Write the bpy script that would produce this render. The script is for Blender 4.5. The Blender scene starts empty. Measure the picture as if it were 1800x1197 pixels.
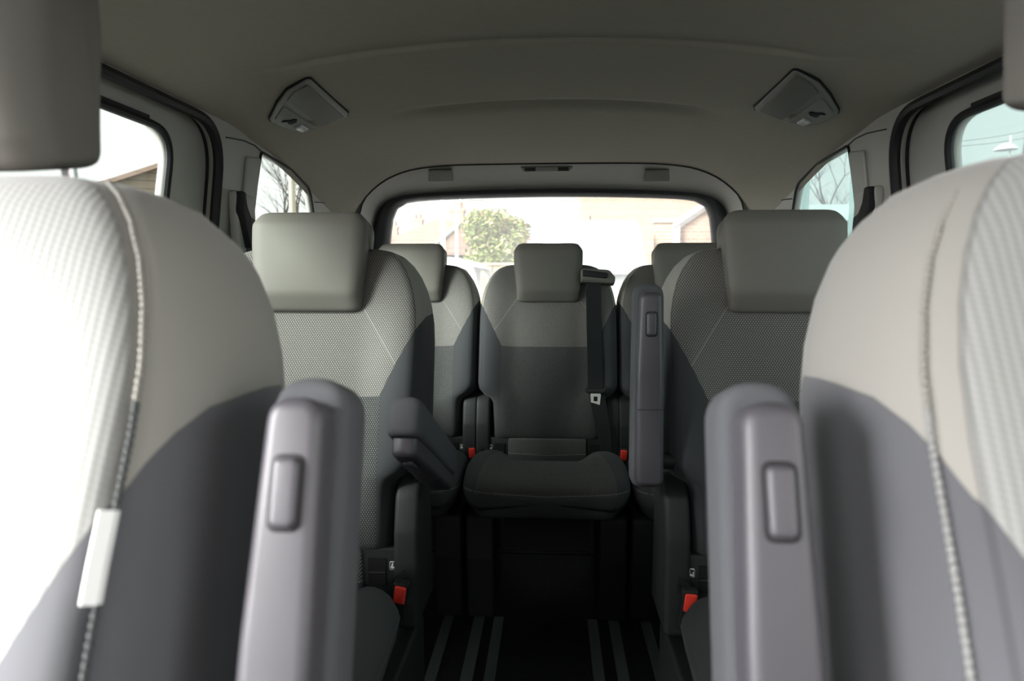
import bpy, bmesh, math, random
from mathutils import Vector, Matrix
random.seed(7)
SC = bpy.context.scene
COL = SC.collection
PI = math.pi
R = math.radians

# ---------------------------------------------------------------- camera
cam_data = bpy.data.cameras.new('camera')
cam = bpy.data.objects.new('camera', cam_data)
COL.objects.link(cam)
CAM = Vector((0.0125, 0.0, 1.0))
TH, PS = R(5.1668), R(3.3252)
cam.location = CAM
cam.rotation_euler = (PI/2 - TH, 0, PS)
cam_data.sensor_width = 36
cam_data.lens = 24
cam_data.clip_start = 0.02
cam_data.dof.use_dof = True
cam_data.dof.focus_distance = 1.75
cam_data.dof.aperture_fstop = 5.2
SC.camera = cam
FW = Vector((-math.sin(PS)*math.cos(TH), math.cos(PS)*math.cos(TH), -math.sin(TH)))
RT = Vector((math.cos(PS), math.sin(PS), 0))
UP = RT.cross(FW)


def ray(px, py):
    return FW + RT*((px-900)/1200) + UP*((598.5-py)/1200)


def atY(px, py, Y):
    d = ray(px, py)
    return CAM + d*((Y-CAM.y)/d.y)


# ---------------------------------------------------------------- sky: overcast, brighter to the front left
W = bpy.data.worlds.new('overcast_sky')
SC.world = W
W.use_nodes = True
wn = W.node_tree
wn.nodes.clear()
wo = wn.nodes.new('ShaderNodeOutputWorld')
wb = wn.nodes.new('ShaderNodeBackground')
wt = wn.nodes.new('ShaderNodeTexCoord')


def lobe(direction, power, amount):
    d_ = wn.nodes.new('ShaderNodeVectorMath'); d_.operation = 'DOT_PRODUCT'
    d_.inputs[1].default_value = Vector(direction).normalized()
    wn.links.new(wt.outputs['Generated'], d_.inputs[0])
    prev = d_.outputs['Value']
    for op, v in (('MAXIMUM', 0.0), ('POWER', power), ('MULTIPLY', amount)):
        nd = wn.nodes.new('ShaderNodeMath'); nd.operation = op; nd.inputs[1].default_value = v
        wn.links.new(prev, nd.inputs[0]); prev = nd.outputs[0]
    return prev


wa = wn.nodes.new('ShaderNodeMath'); wa.operation = 'ADD'
wr = wn.nodes.new('ShaderNodeMath'); wr.operation = 'ADD'; wr.inputs[1].default_value = 1.3
wn.links.new(lobe((-0.85, -0.52, 0.06), 8.0, 36.0), wa.inputs[0])
wn.links.new(lobe((-0.60, 0.80, 0.10), 2.0, 1.3), wa.inputs[1])
wa2 = wn.nodes.new('ShaderNodeMath'); wa2.operation = 'ADD'
wn.links.new(lobe((0.92, -0.22, 0.28), 2.5, 4.2), wa2.inputs[1])
wn.links.new(wa.outputs[0], wa2.inputs[0])
wn.links.new(wa2.outputs[0], wr.inputs[0])
wb.inputs['Color'].default_value = (1.0, 0.99, 0.99, 1)
wn.links.new(wr.outputs[0], wb.inputs['Strength'])
wn.links.new(wb.outputs['Background'], wo.inputs['Surface'])
W.cycles.sampling_method = 'AUTOMATIC'

# soft sun through thin cloud, from the front left, falling in through the open front door
sun_data = bpy.data.lights.new('hazy_sun', 'SUN')
sun_data.energy = 14.0
sun_data.angle = R(14)
sun_data.color = (1.0, 0.985, 0.96)
sun = bpy.data.objects.new('hazy_sun', sun_data)
COL.objects.link(sun)
sun.rotation_euler = Vector((-0.75*0.885, -0.62*0.885, 0.45)).to_track_quat('Z', 'Y').to_euler()

SC.view_settings.view_transform = 'Standard'
SC.view_settings.look = 'None'
SC.view_settings.exposure = 0.0
SC.view_settings.gamma = 1.0
SC.view_settings.use_curve_mapping = False
SC.cycles.max_bounces = 10
SC.cycles.diffuse_bounces = 6
SC.cycles.transparent_max_bounces = 16
SC.cycles.caustics_reflective = False
SC.cycles.caustics_refractive = False


# ---------------------------------------------------------------- materials
class NT:
    def __init__(s, name):
        s.mat = bpy.data.materials.new(name)
        s.mat.use_nodes = True
        s.t = s.mat.node_tree
        s.b = s.t.nodes['Principled BSDF']
        s.out = s.t.nodes['Material Output']

    def n(s, typ, **kw):
        nd = s.t.nodes.new(typ)
        for k, v in kw.items():
            setattr(nd, k, v)
        return nd

    def put(s, sock, v):
        if isinstance(v, (int, float)):
            sock.default_value = v
        elif isinstance(v, (tuple, list)):
            sock.default_value = v if len(v) == 4 or sock.type == 'VECTOR' else (*v, 1)
        else:
            s.t.links.new(v, sock)

    def m(s, op, a, b=None, c=None):
        nd = s.n('ShaderNodeMath', operation=op)
        s.put(nd.inputs[0], a)
        if b is not None: s.put(nd.inputs[1], b)
        if c is not None: s.put(nd.inputs[2], c)
        return nd.outputs[0]

    def mix(s, f, a, b):
        nd = s.n('ShaderNodeMix', data_type='RGBA')
        s.put(nd.inputs[0], f); s.put(nd.inputs[6], a); s.put(nd.inputs[7], b)
        return nd.outputs[2]

    def obj(s):
        tc = s.n('ShaderNodeTexCoord')
        sx = s.n('ShaderNodeSeparateXYZ')
        s.t.links.new(tc.outputs['Object'], sx.inputs[0])
        return tc.outputs['Object'], sx.outputs[0], sx.outputs[1], sx.outputs[2]

    def noise(s, scale, detail=2, vec=None):
        nd = s.n('ShaderNodeTexNoise')
        nd.inputs['Scale'].default_value = scale
        nd.inputs['Detail'].default_value = detail
        if vec is not None: s.t.links.new(vec, nd.inputs['Vector'])
        return nd.outputs['Fac']

    def bump(s, h, strength=0.3, dist=0.001):
        nd = s.n('ShaderNodeBump')
        nd.inputs['Strength'].default_value = strength
        nd.inputs['Distance'].default_value = dist
        s.t.links.new(h, nd.inputs['Height'])
        s.t.links.new(nd.outputs[0], s.b.inputs['Normal'])

    def set(s, **kw):
        for k, v in kw.items():
            s.put(s.b.inputs[k.replace('_', ' ')], v)


def plain(name, col, rough=0.5, nscale=0, nstr=0.2, spec=0.5, var=0.0, metal=0.0, dist=0.0006):
    t = NT(name)
    t.set(Base_Color=col, Roughness=rough, Metallic=metal)
    t.b.inputs['Specular IOR Level'].default_value = spec
    o = t.obj()[0]
    if var:
        f = t.noise(60, 3, o)
        t.set(Base_Color=t.mix(f, tuple(c*(1-var) for c in col), tuple(min(1, c*(1+var)) for c in col)))
    if nscale:
        t.bump(t.noise(nscale, 2, o), nstr, dist)
    return t.mat


PITCH = 0.0025


def weave(t, x, z, p=PITCH):
    """rows of small raised dots, staggered; returns 0..1"""
    a = t.m('SINE', t.m('MULTIPLY', x, 2*PI/(p*2)))
    b = t.m('SINE', t.m('MULTIPLY', z, 2*PI/(p*3.0)))
    return t.m('MULTIPLY_ADD', t.m('MULTIPLY', a, b), 0.5, 0.5)


def smooth(t, v, lo, hi):
    nd = t.n('ShaderNodeMapRange', interpolation_type='SMOOTHSTEP')
    t.put(nd.inputs[0], v); nd.inputs[1].default_value = lo; nd.inputs[2].default_value = hi
    return nd.outputs[0]


BEIGE = (0.262, 0.253, 0.232)
DARK = (0.078, 0.080, 0.088)


def upholstery(name, zoff=0.0, lo=(0.092, 0.087, 0.081), hi=(0.34, 0.335, 0.32), pitch=PITCH, slope=0.33, rib=False, dark=(0.043, 0.045, 0.049), sheen=0.06):
    t = NT(name)
    o, x, y, z = t.obj()
    at = t.n('ShaderNodeAttribute', attribute_name='seam')
    sv = at.outputs['Fac']
    ax = t.m('ABSOLUTE', x)
    zl = t.m('MULTIPLY_ADD', t.m('MAXIMUM', t.m('SUBTRACT', ax, 0.155), 0), 2.0, t.m('MULTIPLY_ADD', t.m('MAXIMUM', y, 0.0), slope, 0.31+zoff))
    light = t.m('GREATER_THAN', z, zl)
    front = t.m('LESS_THAN', sv, 1.0)
    ins = t.m('MULTIPLY', t.m('LESS_THAN', ax, 0.157), front)
    w = smooth(t, weave(t, x, z, pitch), 0.62, 0.86)
    if rib:
        cx = t.m('COSINE', t.m('MULTIPLY', x, 2*PI/0.0058))
        cz = t.m('COSINE', t.m('MULTIPLY_ADD', x, 2*PI/0.0116, t.m('MULTIPLY', z, 2*PI/0.0044)))
        w = smooth(t, t.m('MULTIPLY_ADD', cz, 0.45, cx), -0.9, 1.0)
    meshl = t.mix(w, lo, hi)
    meshd = t.mix(w, (0.026, 0.027, 0.028), (0.19, 0.195, 0.195))
    cl = t.mix(front, BEIGE, meshl)
    cd = t.mix(ins, dark, meshd)
    c = t.mix(light, cd, cl)
    # fine stitched diagonal across the light mesh
    zd = t.m('MULTIPLY_ADD', t.m('SUBTRACT', ax, 0.10), -1.5, 0.475)
    ln = t.m('LESS_THAN', t.m('ABSOLUTE', t.m('SUBTRACT', z, zd)), 0.0016)
    ln = t.m('MULTIPLY', ln, t.m('MULTIPLY', light, front))
    ln = t.m('MULTIPLY', ln, t.m('GREATER_THAN', ax, 0.085))
    c = t.mix(t.m('MULTIPLY', ln, 0.6), c, (0.30, 0.29, 0.27))
    # sewn seam grooves
    g1 = t.m('LESS_THAN', t.m('ABSOLUTE', t.m('SUBTRACT', sv, 1.0)), 0.012)
    g2 = t.m('MULTIPLY', t.m('LESS_THAN', t.m('ABSOLUTE', t.m('SUBTRACT', z, zl)), 0.0012), 1.0)
    g3 = t.m('MULTIPLY', t.m('LESS_THAN', t.m('ABSOLUTE', t.m('SUBTRACT', ax, 0.157)), 0.0010), t.m('MULTIPLY', front, t.m('SUBTRACT', 1.0, light)))
    g = t.m('MAXIMUM', t.m('MAXIMUM', g1, g2), g3)
    c = t.mix(t.m('MULTIPLY', g, 0.30), c, (0.02, 0.02, 0.02))
    t.set(Base_Color=c, Roughness=0.85)
    t.b.inputs['Specular IOR Level'].default_value = 0.25
    t.b.inputs['Sheen Weight'].default_value = sheen
    t.b.inputs['Sheen Roughness'].default_value = 0.5
    mesh_zone = t.m('MULTIPLY', front, t.m('MAXIMUM', light, ins))
    h = t.m('MULTIPLY', w, mesh_zone)
    h = t.m('MULTIPLY_ADD', t.noise(900, 1, o), 0.25, h)
    h = t.m('MULTIPLY_ADD', g, -1.2, h)
    t.bump(h, 0.22 if rib else 0.5, 0.0012)
    return t.mat


def cushion_fabric(name):
    t = NT(name)
    o, x, y, z = t.obj()
    ax = t.m('ABSOLUTE', x)
    lim = t.m('MULTIPLY_ADD', y, -0.15, 0.135)
    ins = t.m('MULTIPLY', t.m('LESS_THAN', ax, lim), t.m('GREATER_THAN', z, 0.419))
    w = smooth(t, weave(t, x, t.m('ADD', z, y)), 0.62, 0.86)
    meshd = t.mix(w, (0.058, 0.058, 0.058), (0.34, 0.345, 0.34))
    c = t.mix(ins, (0.080, 0.084, 0.087), meshd)  # cloth and weave lightened to carry the light on the upward-facing cushion
    ln = t.m('LESS_THAN', t.m('ABSOLUTE', t.m('SUBTRACT', t.m('SUBTRACT', z, t.m('MULTIPLY', ax, 0.05)), 0.417)), 0.0011)
    dash = t.m('GREATER_THAN', t.m('SINE', t.m('MULTIPLY', t.m('ADD', x, y), 900)), -0.5)
    c = t.mix(t.m('MULTIPLY', ln, t.m('MULTIPLY', dash, 0.8)), c, (0.33, 0.33, 0.31))
    t.set(Base_Color=c, Roughness=0.85)
    t.b.inputs['Specular IOR Level'].default_value = 0.25
    h = t.m('MULTIPLY_ADD', t.noise(900, 1, o), 0.25, t.m('MULTIPLY', w, ins))
    t.bump(h, 0.5, 0.0012)
    return t.mat


M = {}
M['uph'] = upholstery('seat_upholstery', -0.008)
M['uph_second'] = upholstery('second_row_upholstery', -0.024)
M['uph_front'] = upholstery('front_seat_upholstery', -0.039, (0.225, 0.227, 0.217), (0.280, 0.282, 0.272), 0.0026, 0.38, True, (0.090, 0.091, 0.100), 0.22)  # lighter dark cloth and flatter weave stand in for stronger light up front
M['cush'] = cushion_fabric('cushion_fabric')
M['beige'] = plain('beige_leather', (0.138, 0.131, 0.116), 0.6, 700, 0.15, 0.3)
M['dark_fabric'] = plain('charcoal_fabric', DARK, 0.9, 900, 0.3, 0.2)
M['pad_fabric'] = plain('grey_pad_fabric', (0.085, 0.088, 0.095), 0.9, 900, 0.3, 0.2)
M['plastic'] = plain('black_plastic', (0.024, 0.026, 0.027), 0.58, 1400, 0.25, 0.3)
M['arm_plastic'] = plain('soft_black_plastic', (0.068, 0.064, 0.074), 0.42, 1400, 0.2, 0.5)
M['base_plastic'] = plain('matt_black_plastic', (0.018, 0.019, 0.02), 0.6, 1400, 0.25, 0.4)
M['rubber'] = plain('black_rubber', (0.010, 0.010, 0.011), 0.6, 0, 0, 0.4)
M['hole'] = plain('painted_recess_shade', (0.004, 0.004, 0.004), 0.9)  # near-black colour standing in for the shade inside slots, gaps and recesses
M['trim'] = plain('grey_beige_trim_plastic', (0.44, 0.435, 0.405), 0.55, 900, 0.2, 0.4)
M['trim_dark'] = plain('dark_grille_plastic', (0.16, 0.155, 0.14), 0.55, 0, 0, 0.4)
M['headliner'] = plain('headliner_cloth', (0.42, 0.398, 0.335), 0.95, 700, 0.3, 0.1, 0.06)
M['carpet'] = plain('dark_carpet', (0.028, 0.029, 0.03), 0.95, 500, 0.8, 0.1, 0.3, 0, 0.003)
M['rail'] = plain('grey_floor_track', (0.13, 0.15, 0.155), 0.45, 300, 0.1, 0.5)
M['red'] = plain('red_button', (0.95, 0.062, 0.042), 0.35, 0, 0, 0.5)
M['steel'] = plain('bright_steel', (0.75, 0.75, 0.74), 0.28, 0, 0, 0.5, 0, 1.0)
M['pale_blade'] = plain('steel_painted_bright', (0.85, 0.85, 0.84), 0.35, 0, 0, 0.6, 0, 0.25)  # steel blade, mostly diffuse, with its bright reflection put into the colour
M['thread'] = plain('lit_stitching_thread', (0.24, 0.24, 0.235), 0.85)  # light catching the right seat's stitches is put into this colour
M['beige_thread'] = plain('beige_stitching_thread', (0.235, 0.226, 0.205), 0.85)
M['grey_thread'] = plain('grey_stitching_thread', (0.055, 0.06, 0.06), 0.85)
M['label'] = plain('white_label', (0.92, 0.92, 0.91), 0.6)
M['web'] = plain('black_webbing', (0.013, 0.015, 0.016), 0.75, 1200, 0.3, 0.3)
M['grey_web'] = plain('grey_webbing', (0.07, 0.07, 0.07), 0.75, 1200, 0.3, 0.3)
M['frit'] = plain('black_window_frame', (0.014, 0.016, 0.020), 0.5, 0, 0, 0.5)
M['lamp_trim'] = plain('roof_lamp_plastic', (0.23, 0.225, 0.205), 0.55, 900, 0.2, 0.35)
M['lens'] = plain('clear_lamp_lens', (0.62, 0.65, 0.66), 0.25)


def grille_mat():
    t = NT('perforated_grille')
    o, x, y, z = t.obj()
    a = t.m('SINE', t.m('MULTIPLY', t.m('ADD', x, y), 2*PI/0.0075))
    b = t.m('SINE', t.m('MULTIPLY', t.m('SUBTRACT', x, y), 2*PI/0.0075))
    h = smooth(t, t.m('MULTIPLY', a, b), -0.1, 0.25)
    t.set(Base_Color=t.mix(h, (0.26, 0.255, 0.235), (0.06, 0.06, 0.055)), Roughness=0.6)
    t.bump(h, 0.4, -0.001)
    return t.mat


M['grille'] = grille_mat()


def slat_grille():
    t = NT('fine_slat_grille')
    o, x, y, z = t.obj()
    h = t.m('MULTIPLY_ADD', t.m('SINE', t.m('MULTIPLY', t.m('ADD', t.m('MULTIPLY', x, 0.75), y), 2*PI/0.006)), 0.5, 0.5)
    t.set(Base_Color=t.mix(h, (0.10, 0.098, 0.088), (0.23, 0.225, 0.205)), Roughness=0.6)
    t.bump(h, 0.4, 0.001)
    return t.mat


M['slat'] = slat_grille()


def glass(name, tint, haze=0.0, gloss=0.04, wires=False):
    t = NT(name)
    t.t.nodes.remove(t.b)
    tr = t.n('ShaderNodeBsdfTransparent'); tr.inputs[0].default_value = (*tint, 1)
    gl = t.n('ShaderNodeBsdfGlossy'); gl.inputs['Roughness'].default_value = 0.02
    mx = t.n('ShaderNodeMixShader'); mx.inputs[0].default_value = gloss
    t.t.links.new(tr.outputs[0], mx.inputs[1]); t.t.links.new(gl.outputs[0], mx.inputs[2])
    last = mx
    if haze:
        tl = t.n('ShaderNodeBsdfTranslucent'); tl.inputs[0].default_value = (1, 1, 1, 1)  # white translucent share stands in for veiling glare over the view
        m2 = t.n('ShaderNodeMixShader'); m2.inputs[0].default_value = haze
        t.t.links.new(mx.outputs[0], m2.inputs[1]); t.t.links.new(tl.outputs[0], m2.inputs[2])
        last = m2
    if wires:
        o, x, y, z = t.obj()
        f = t.m('GREATER_THAN', t.m('SINE', t.m('MULTIPLY', z, 2*PI/0.031)), 0.9985)
        df = t.n('ShaderNodeBsdfDiffuse'); df.inputs[0].default_value = (0.25, 0.10, 0.05, 1)
        m3 = t.n('ShaderNodeMixShader')
        t.t.links.new(t.m('MULTIPLY', f, 0.30), m3.inputs[0])
        t.t.links.new(last.outputs[0], m3.inputs[1]); t.t.links.new(df.outputs[0], m3.inputs[2])
        last = m3
    t.t.links.new(last.outputs[0], t.out.inputs['Surface'])
    return t.mat


M['glass_clear'] = glass('clear_glass', (0.97, 0.99, 0.98))
M['glass_left'] = glass('tinted_glass', (0.66, 0.69, 0.67), 0.0, 0.03)
M['glass_right'] = glass('green_tinted_glass', (0.57, 0.665, 0.645), 0.10, 0.04)
M['glass_rear'] = glass('heated_rear_glass', (0.76, 0.77, 0.75), 0.15, 0.03, True)


# ---------------------------------------------------------------- mesh helpers
def link(name, me, mat=None, parent=None, loc=None, rot=None):
    o = bpy.data.objects.new(name, me)
    COL.objects.link(o)
    if mat is not None: me.materials.append(mat)
    if parent is not None: o.parent = parent
    if loc is not None: o.location = loc
    if rot is not None: o.rotation_euler = rot
    return o


def mesh(vs, fs, smooth_=True, angle=40):
    me = bpy.data.meshes.new('mesh')
    me.from_pydata([tuple(v) for v in vs], [], fs)
    bm = bmesh.new(); bm.from_mesh(me)
    bmesh.ops.recalc_face_normals(bm, faces=bm.faces)
    bm.to_mesh(me); bm.free()
    me.update()
    if smooth_:
        me.shade_smooth()
        if angle < 180: me.set_sharp_from_angle(angle=R(angle))
    return me


class MB:
    def __init__(s): s.v = []; s.f = []

    def add(s, vs, fs):
        n = len(s.v)
        s.v += [Vector(v) for v in vs]
        s.f += [tuple(i+n for i in f) for f in fs]
        return s

    def loft(s, rings, caps=True, closed=True, loop=False):
        n = len(rings[0]); k = len(rings); base = len(s.v)
        for r in rings: s.v += [Vector(p) for p in r]
        for i in range(k if loop else k-1):
            a = base+i*n; b = base+((i+1) % k)*n
            for j in range(n if closed else n-1):
                j2 = (j+1) % n
                s.f.append((a+j, a+j2, b+j2, b+j))
        if caps and closed and not loop:
            s.f.append(tuple(base+j for j in range(n))[::-1])
            s.f.append(tuple(base+(k-1)*n+j for j in range(n)))
        return s

    def box(s, c, h, rot=None):
        c = Vector(c)
        vs = [Vector((sx*h[0], sy*h[1], sz*h[2])) for sx in (-1, 1) for sy in (-1, 1) for sz in (-1, 1)]
        if rot is not None: vs = [rot @ v for v in vs]
        return s.add([c+v for v in vs], [(0, 1, 3, 2), (4, 6, 7, 5), (0, 4, 5, 1), (2, 3, 7, 6), (0, 2, 6, 4), (1, 5, 7, 3)])

    def tube(s, path, r, n=8, closed=False):
        path = [Vector(p) for p in path]
        k = len(path); rings = []
        prev = None
        for i, p in enumerate(path):
            a = path[i-1] if (i > 0 or closed) else p
            b = path[(i+1) % k] if (i < k-1 or closed) else p
            t = (b-a).normalized()
            if prev is None:
                ref = Vector((0, 0, 1)) if abs(t.z) < 0.9 else Vector((1, 0, 0))
                nx = t.cross(ref).normalized()
            else:
                nx = (prev - t*prev.dot(t))
                nx = nx.normalized() if nx.length > 1e-6 else t.orthogonal().normalized()
            prev = nx
            ny = t.cross(nx)
            rr = r[i] if isinstance(r, (list, tuple)) else r
            rings.append([p + nx*(math.cos(q*2*PI/n)*rr) + ny*(math.sin(q*2*PI/n)*rr) for q in range(n)])
        return s.loft(rings, caps=not closed, loop=closed)

    def xf(s, mtx):
        s.v = [mtx @ v for v in s.v]; return s

    def build(s, name, mat, parent=None, loc=None, rot=None, angle=40):
        return link(name, mesh(s.v, s.f, True, angle), mat, parent, loc, rot)


def rpoly(pts, r, seg=5):
    """round the corners of a 2D polygon"""
    n = len(pts); out = []
    for i in range(n):
        p = Vector(pts[i]); a = Vector(pts[i-1]); b = Vector(pts[(i+1) % n])
        rr = r[i] if isinstance(r, (list, tuple)) else r
        u = (a-p); v = (b-p)
        lu, lv = u.length, v.length
        u.normalize(); v.normalize()
        ang = math.acos(max(-1, min(1, u.dot(v))))
        if rr <= 0 or ang > PI-0.02:
            out.append((p.x, p.y)); continue
        d = min(rr/math.tan(ang/2), lu*0.49, lv*0.49)
        p0 = p+u*d; p2 = p+v*d
        for k in range(seg+1):
            q = k/seg
            c = p0*(1-q)**2 + p*2*q*(1-q) + p2*q*q
            out.append((c.x, c.y))
    return out


def dense(pts, step):
    out = []
    n = len(pts)
    for i in range(n):
        a = Vector(pts[i]); b = Vector(pts[(i+1) % n])
        k = max(1, int((b-a).length/step))
        for j in range(k):
            q = a+(b-a)*(j/k); out.append((q.x, q.y))
    return out


def inset(pts, d):
    n = len(pts)
    area = sum(pts[i][0]*pts[(i+1) % n][1]-pts[(i+1) % n][0]*pts[i][1] for i in range(n))
    sg = 1 if area > 0 else -1
    out = []
    for i in range(n):
        a = Vector(pts[i-1]); p = Vector(pts[i]); b = Vector(pts[(i+1) % n])
        e1 = (p-a); e2 = (b-p)
        if e1.length < 1e-9: e1 = e2
        if e2.length < 1e-9: e2 = e1
        e1 = e1.normalized(); e2 = e2.normalized()
        n1 = Vector((-e1.y, e1.x))*sg; n2 = Vector((-e2.y, e2.x))*sg
        m_ = n1+n2
        m_ = m_.normalized() if m_.length > 1e-6 else n1
        k = 1/max(0.5, m_.dot(n1))
        out.append((p.x+m_.x*d*k, p.y+m_.y*d*k))
    return out


def slab(mb, prof, lo, hi, r, axis='x', seg=4, r2=None):
    """profile extruded along an axis with rounded rims (r at the low end, r2 at the high end)"""
    r2 = r if r2 is None else r2
    rings = []

    def ring(c, d):
        p = inset(prof, d) if d > 1e-6 else prof
        if axis == 'x': return [(c, a, b) for a, b in p]
        if axis == 'y': return [(a, c, b) for a, b in p]
        return [(a, b, c) for a, b in p]
    for k in range(seg+1):
        q = PI/2-k/seg*PI/2
        rings.append(ring(lo+r*(1-math.sin(q)), r*(1-math.cos(q))))
    for k in range(seg+1):
        q = k/seg*PI/2
        rings.append(ring(hi-r2*(1-math.sin(q)), r2*(1-math.cos(q))))
    mb.loft(rings)
    return mb


def rrect(w, h, r, cx=0, cz=0, seg=5):
    return rpoly([(cx-w/2, cz-h/2), (cx+w/2, cz-h/2), (cx+w/2, cz+h/2), (cx-w/2, cz+h/2)], r, seg)


def plate(name, outer, holes, th, fmap, mat, parent=None):
    """flat plate with holes, mapped into place by fmap(a, b, c)"""
    cu = bpy.data.curves.new('c', 'CURVE')
    cu.dimensions = '2D'; cu.fill_mode = 'BOTH'; cu.extrude = th/2
    for pts in [outer]+holes:
        sp = cu.splines.new('POLY')
        sp.points.add(len(pts)-1)
        for i, p in enumerate(pts): sp.points[i].co = (p[0], p[1], 0, 1)
        sp.use_cyclic_u = True
    tmp = bpy.data.objects.new('tmp', cu)
    COL.objects.link(tmp)
    dg = bpy.context.evaluated_depsgraph_get()
    me = bpy.data.meshes.new_from_object(tmp.evaluated_get(dg))
    bpy.data.objects.remove(tmp); bpy.data.curves.remove(cu)
    me.materials.clear()
    for v in me.vertices:
        v.co = fmap(v.co.x, v.co.y, v.co.z)
    bm = bmesh.new(); bm.from_mesh(me)
    bmesh.ops.remove_doubles(bm, verts=bm.verts, dist=1e-5)
    bmesh.ops.recalc_face_normals(bm, faces=bm.faces)
    bm.to_mesh(me); bm.free()
    return link(name, me, mat, parent)


def empty(name, loc=(0, 0, 0), rz=0):
    o = bpy.data.objects.new(name, None)
    COL.objects.link(o)
    o.empty_display_size = 0.1
    o.location = loc; o.rotation_euler = (0, 0, rz)
    return o


def tag(o, label, cat, group=None):
    o['label'] = label; o['category'] = cat
    if group: o['group'] = group
    return o


def struct(o):
    o['kind'] = 'structure'; return o


def interp(tab, x):
    if x <= tab[0][0]: return tab[0][1]
    for (a, va), (b, vb) in zip(tab, tab[1:]):
        if x <= b: return va+(vb-va)*(x-a)/(b-a)
    return tab[-1][1]


def sstep(a, b, x):
    q = max(0, min(1, (x-a)/(b-a))); return q*q*(3-2*q)


# ================================================================ the van's shell
def wx(z): return 0.78-0.12*(z-1.0)


def ceil_z(x, y):
    k = sstep(1.5, 2.6, y)
    ax = abs(x)
    zc = 1.464-0.038*sstep(1.75, 2.62, y)
    d = (1-k)*0.104*(ax/0.735)**2.1 + k*0.126*(ax/0.697)**6.5
    z = zc-d
    z -= 0.009*sstep(0.69, 0.745, ax)*sstep(1.58, 1.74, y)
    inner = 1-sstep(0.44, 0.62, ax)
    yr = y+0.10*ax*ax
    z += 0.009*(1-sstep(1.395, 1.404, yr))*inner                      # front field sits a little higher
    z -= 0.012*(1-sstep(1.0, 1.18, y))*inner
    g = math.exp(-((y-1.87-0.05*ax*ax)/0.030)**2)*(1-sstep(0.36, 0.47, ax))
    z += 0.016*g                                                     # cross groove
    for s in (-1, 1):
        z += 0.014*math.exp(-((x-s*0.60)/0.05)**2-((y-1.36)/0.10)**2)  # hollows beside the lamps
    return z


ceil_mb = MB()
ys = [-0.50+0.02*i for i in range(int(3.13/0.02)+1)]
ys = sorted(set([round(v, 4) for v in ys]+[round(1.36+0.004*i, 4) for i in range(13)]))
xs = [-0.775+0.025*i for i in range(63)]


def ceil_edge(y):
    x = 0.74
    for _ in range(12): x = wx(ceil_z(x, y))
    return x+0.010                                  # the headliner ends inside the thickness of the side wall


ceil_mb.loft([[(u*ceil_edge(y), y, ceil_z(u*ceil_edge(y), y)) for u in [x/0.775 for x in xs]] for y in ys], caps=False, closed=False)
struct(ceil_mb.build('ceiling', M['headliner'], angle=180))

# floor with seat tracks
fl = MB().box((0, 0.9, -0.02), (0.86, 2.0, 0.02))
struct(fl.build('floor', M['carpet']))
n_trim = 0
for (a, b) in [(-0.300, -0.272), (-0.211, -0.180), (-0.152, -0.124), (0.122, 0.150), (0.182, 0.212), (0.276, 0.304)]:
    t_ = MB().box(((a+b)/2, 1.25, 0.003), ((b-a)/2, 0.68, 0.003))
    struct(t_.build('trim_%d' % (n_trim+1), M['rail'])); n_trim += 1
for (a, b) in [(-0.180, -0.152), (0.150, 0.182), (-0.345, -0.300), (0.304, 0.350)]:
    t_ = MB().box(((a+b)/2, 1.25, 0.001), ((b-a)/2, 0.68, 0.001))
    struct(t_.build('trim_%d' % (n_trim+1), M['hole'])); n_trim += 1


def side_map(side, off=0.0):
    return lambda a, b, c: Vector((side*(wx(b)+off+c), a, b))


DOOR = rpoly([(0.70, 0.10), (1.545, 0.10), (1.545, 1.346), (0.70, 1.346)], [0.05, 0.10, 0.115, 0.10], 10)
DOORWIN = rpoly([(0.80, 0.82), (1.365, 0.82), (1.398, 1.302), (0.80, 1.302)], [0.05, 0.08, 0.07, 0.05], 8)
QUARTER = rpoly([(1.70, 0.85), (1.763, 1.325), (1.97, 1.313), (2.13, 1.278), (2.20, 1.18), (2.22, 0.85)], [0.04, 0.012, 0.10, 0.08, 0.10, 0.05], 8)
FRONTWIN = rpoly([(-0.55, 0.84), (0.46, 0.84), (0.50, 1.285), (-0.12, 1.285)], [0.05, 0.05, 0.06, 0.08], 6)
FRONTDOOR = rpoly([(-0.72, 0.06), (0.40, 0.06), (0.47, 1.30), (-0.12, 1.30)], [0.1, 0.1, 0.06, 0.08], 6)     # this door stands open
OUTER = [(-1.15, -0.02), (2.75, -0.02), (2.75, 1.42), (-0.50, 1.42), (-1.15, 0.82)]
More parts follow.
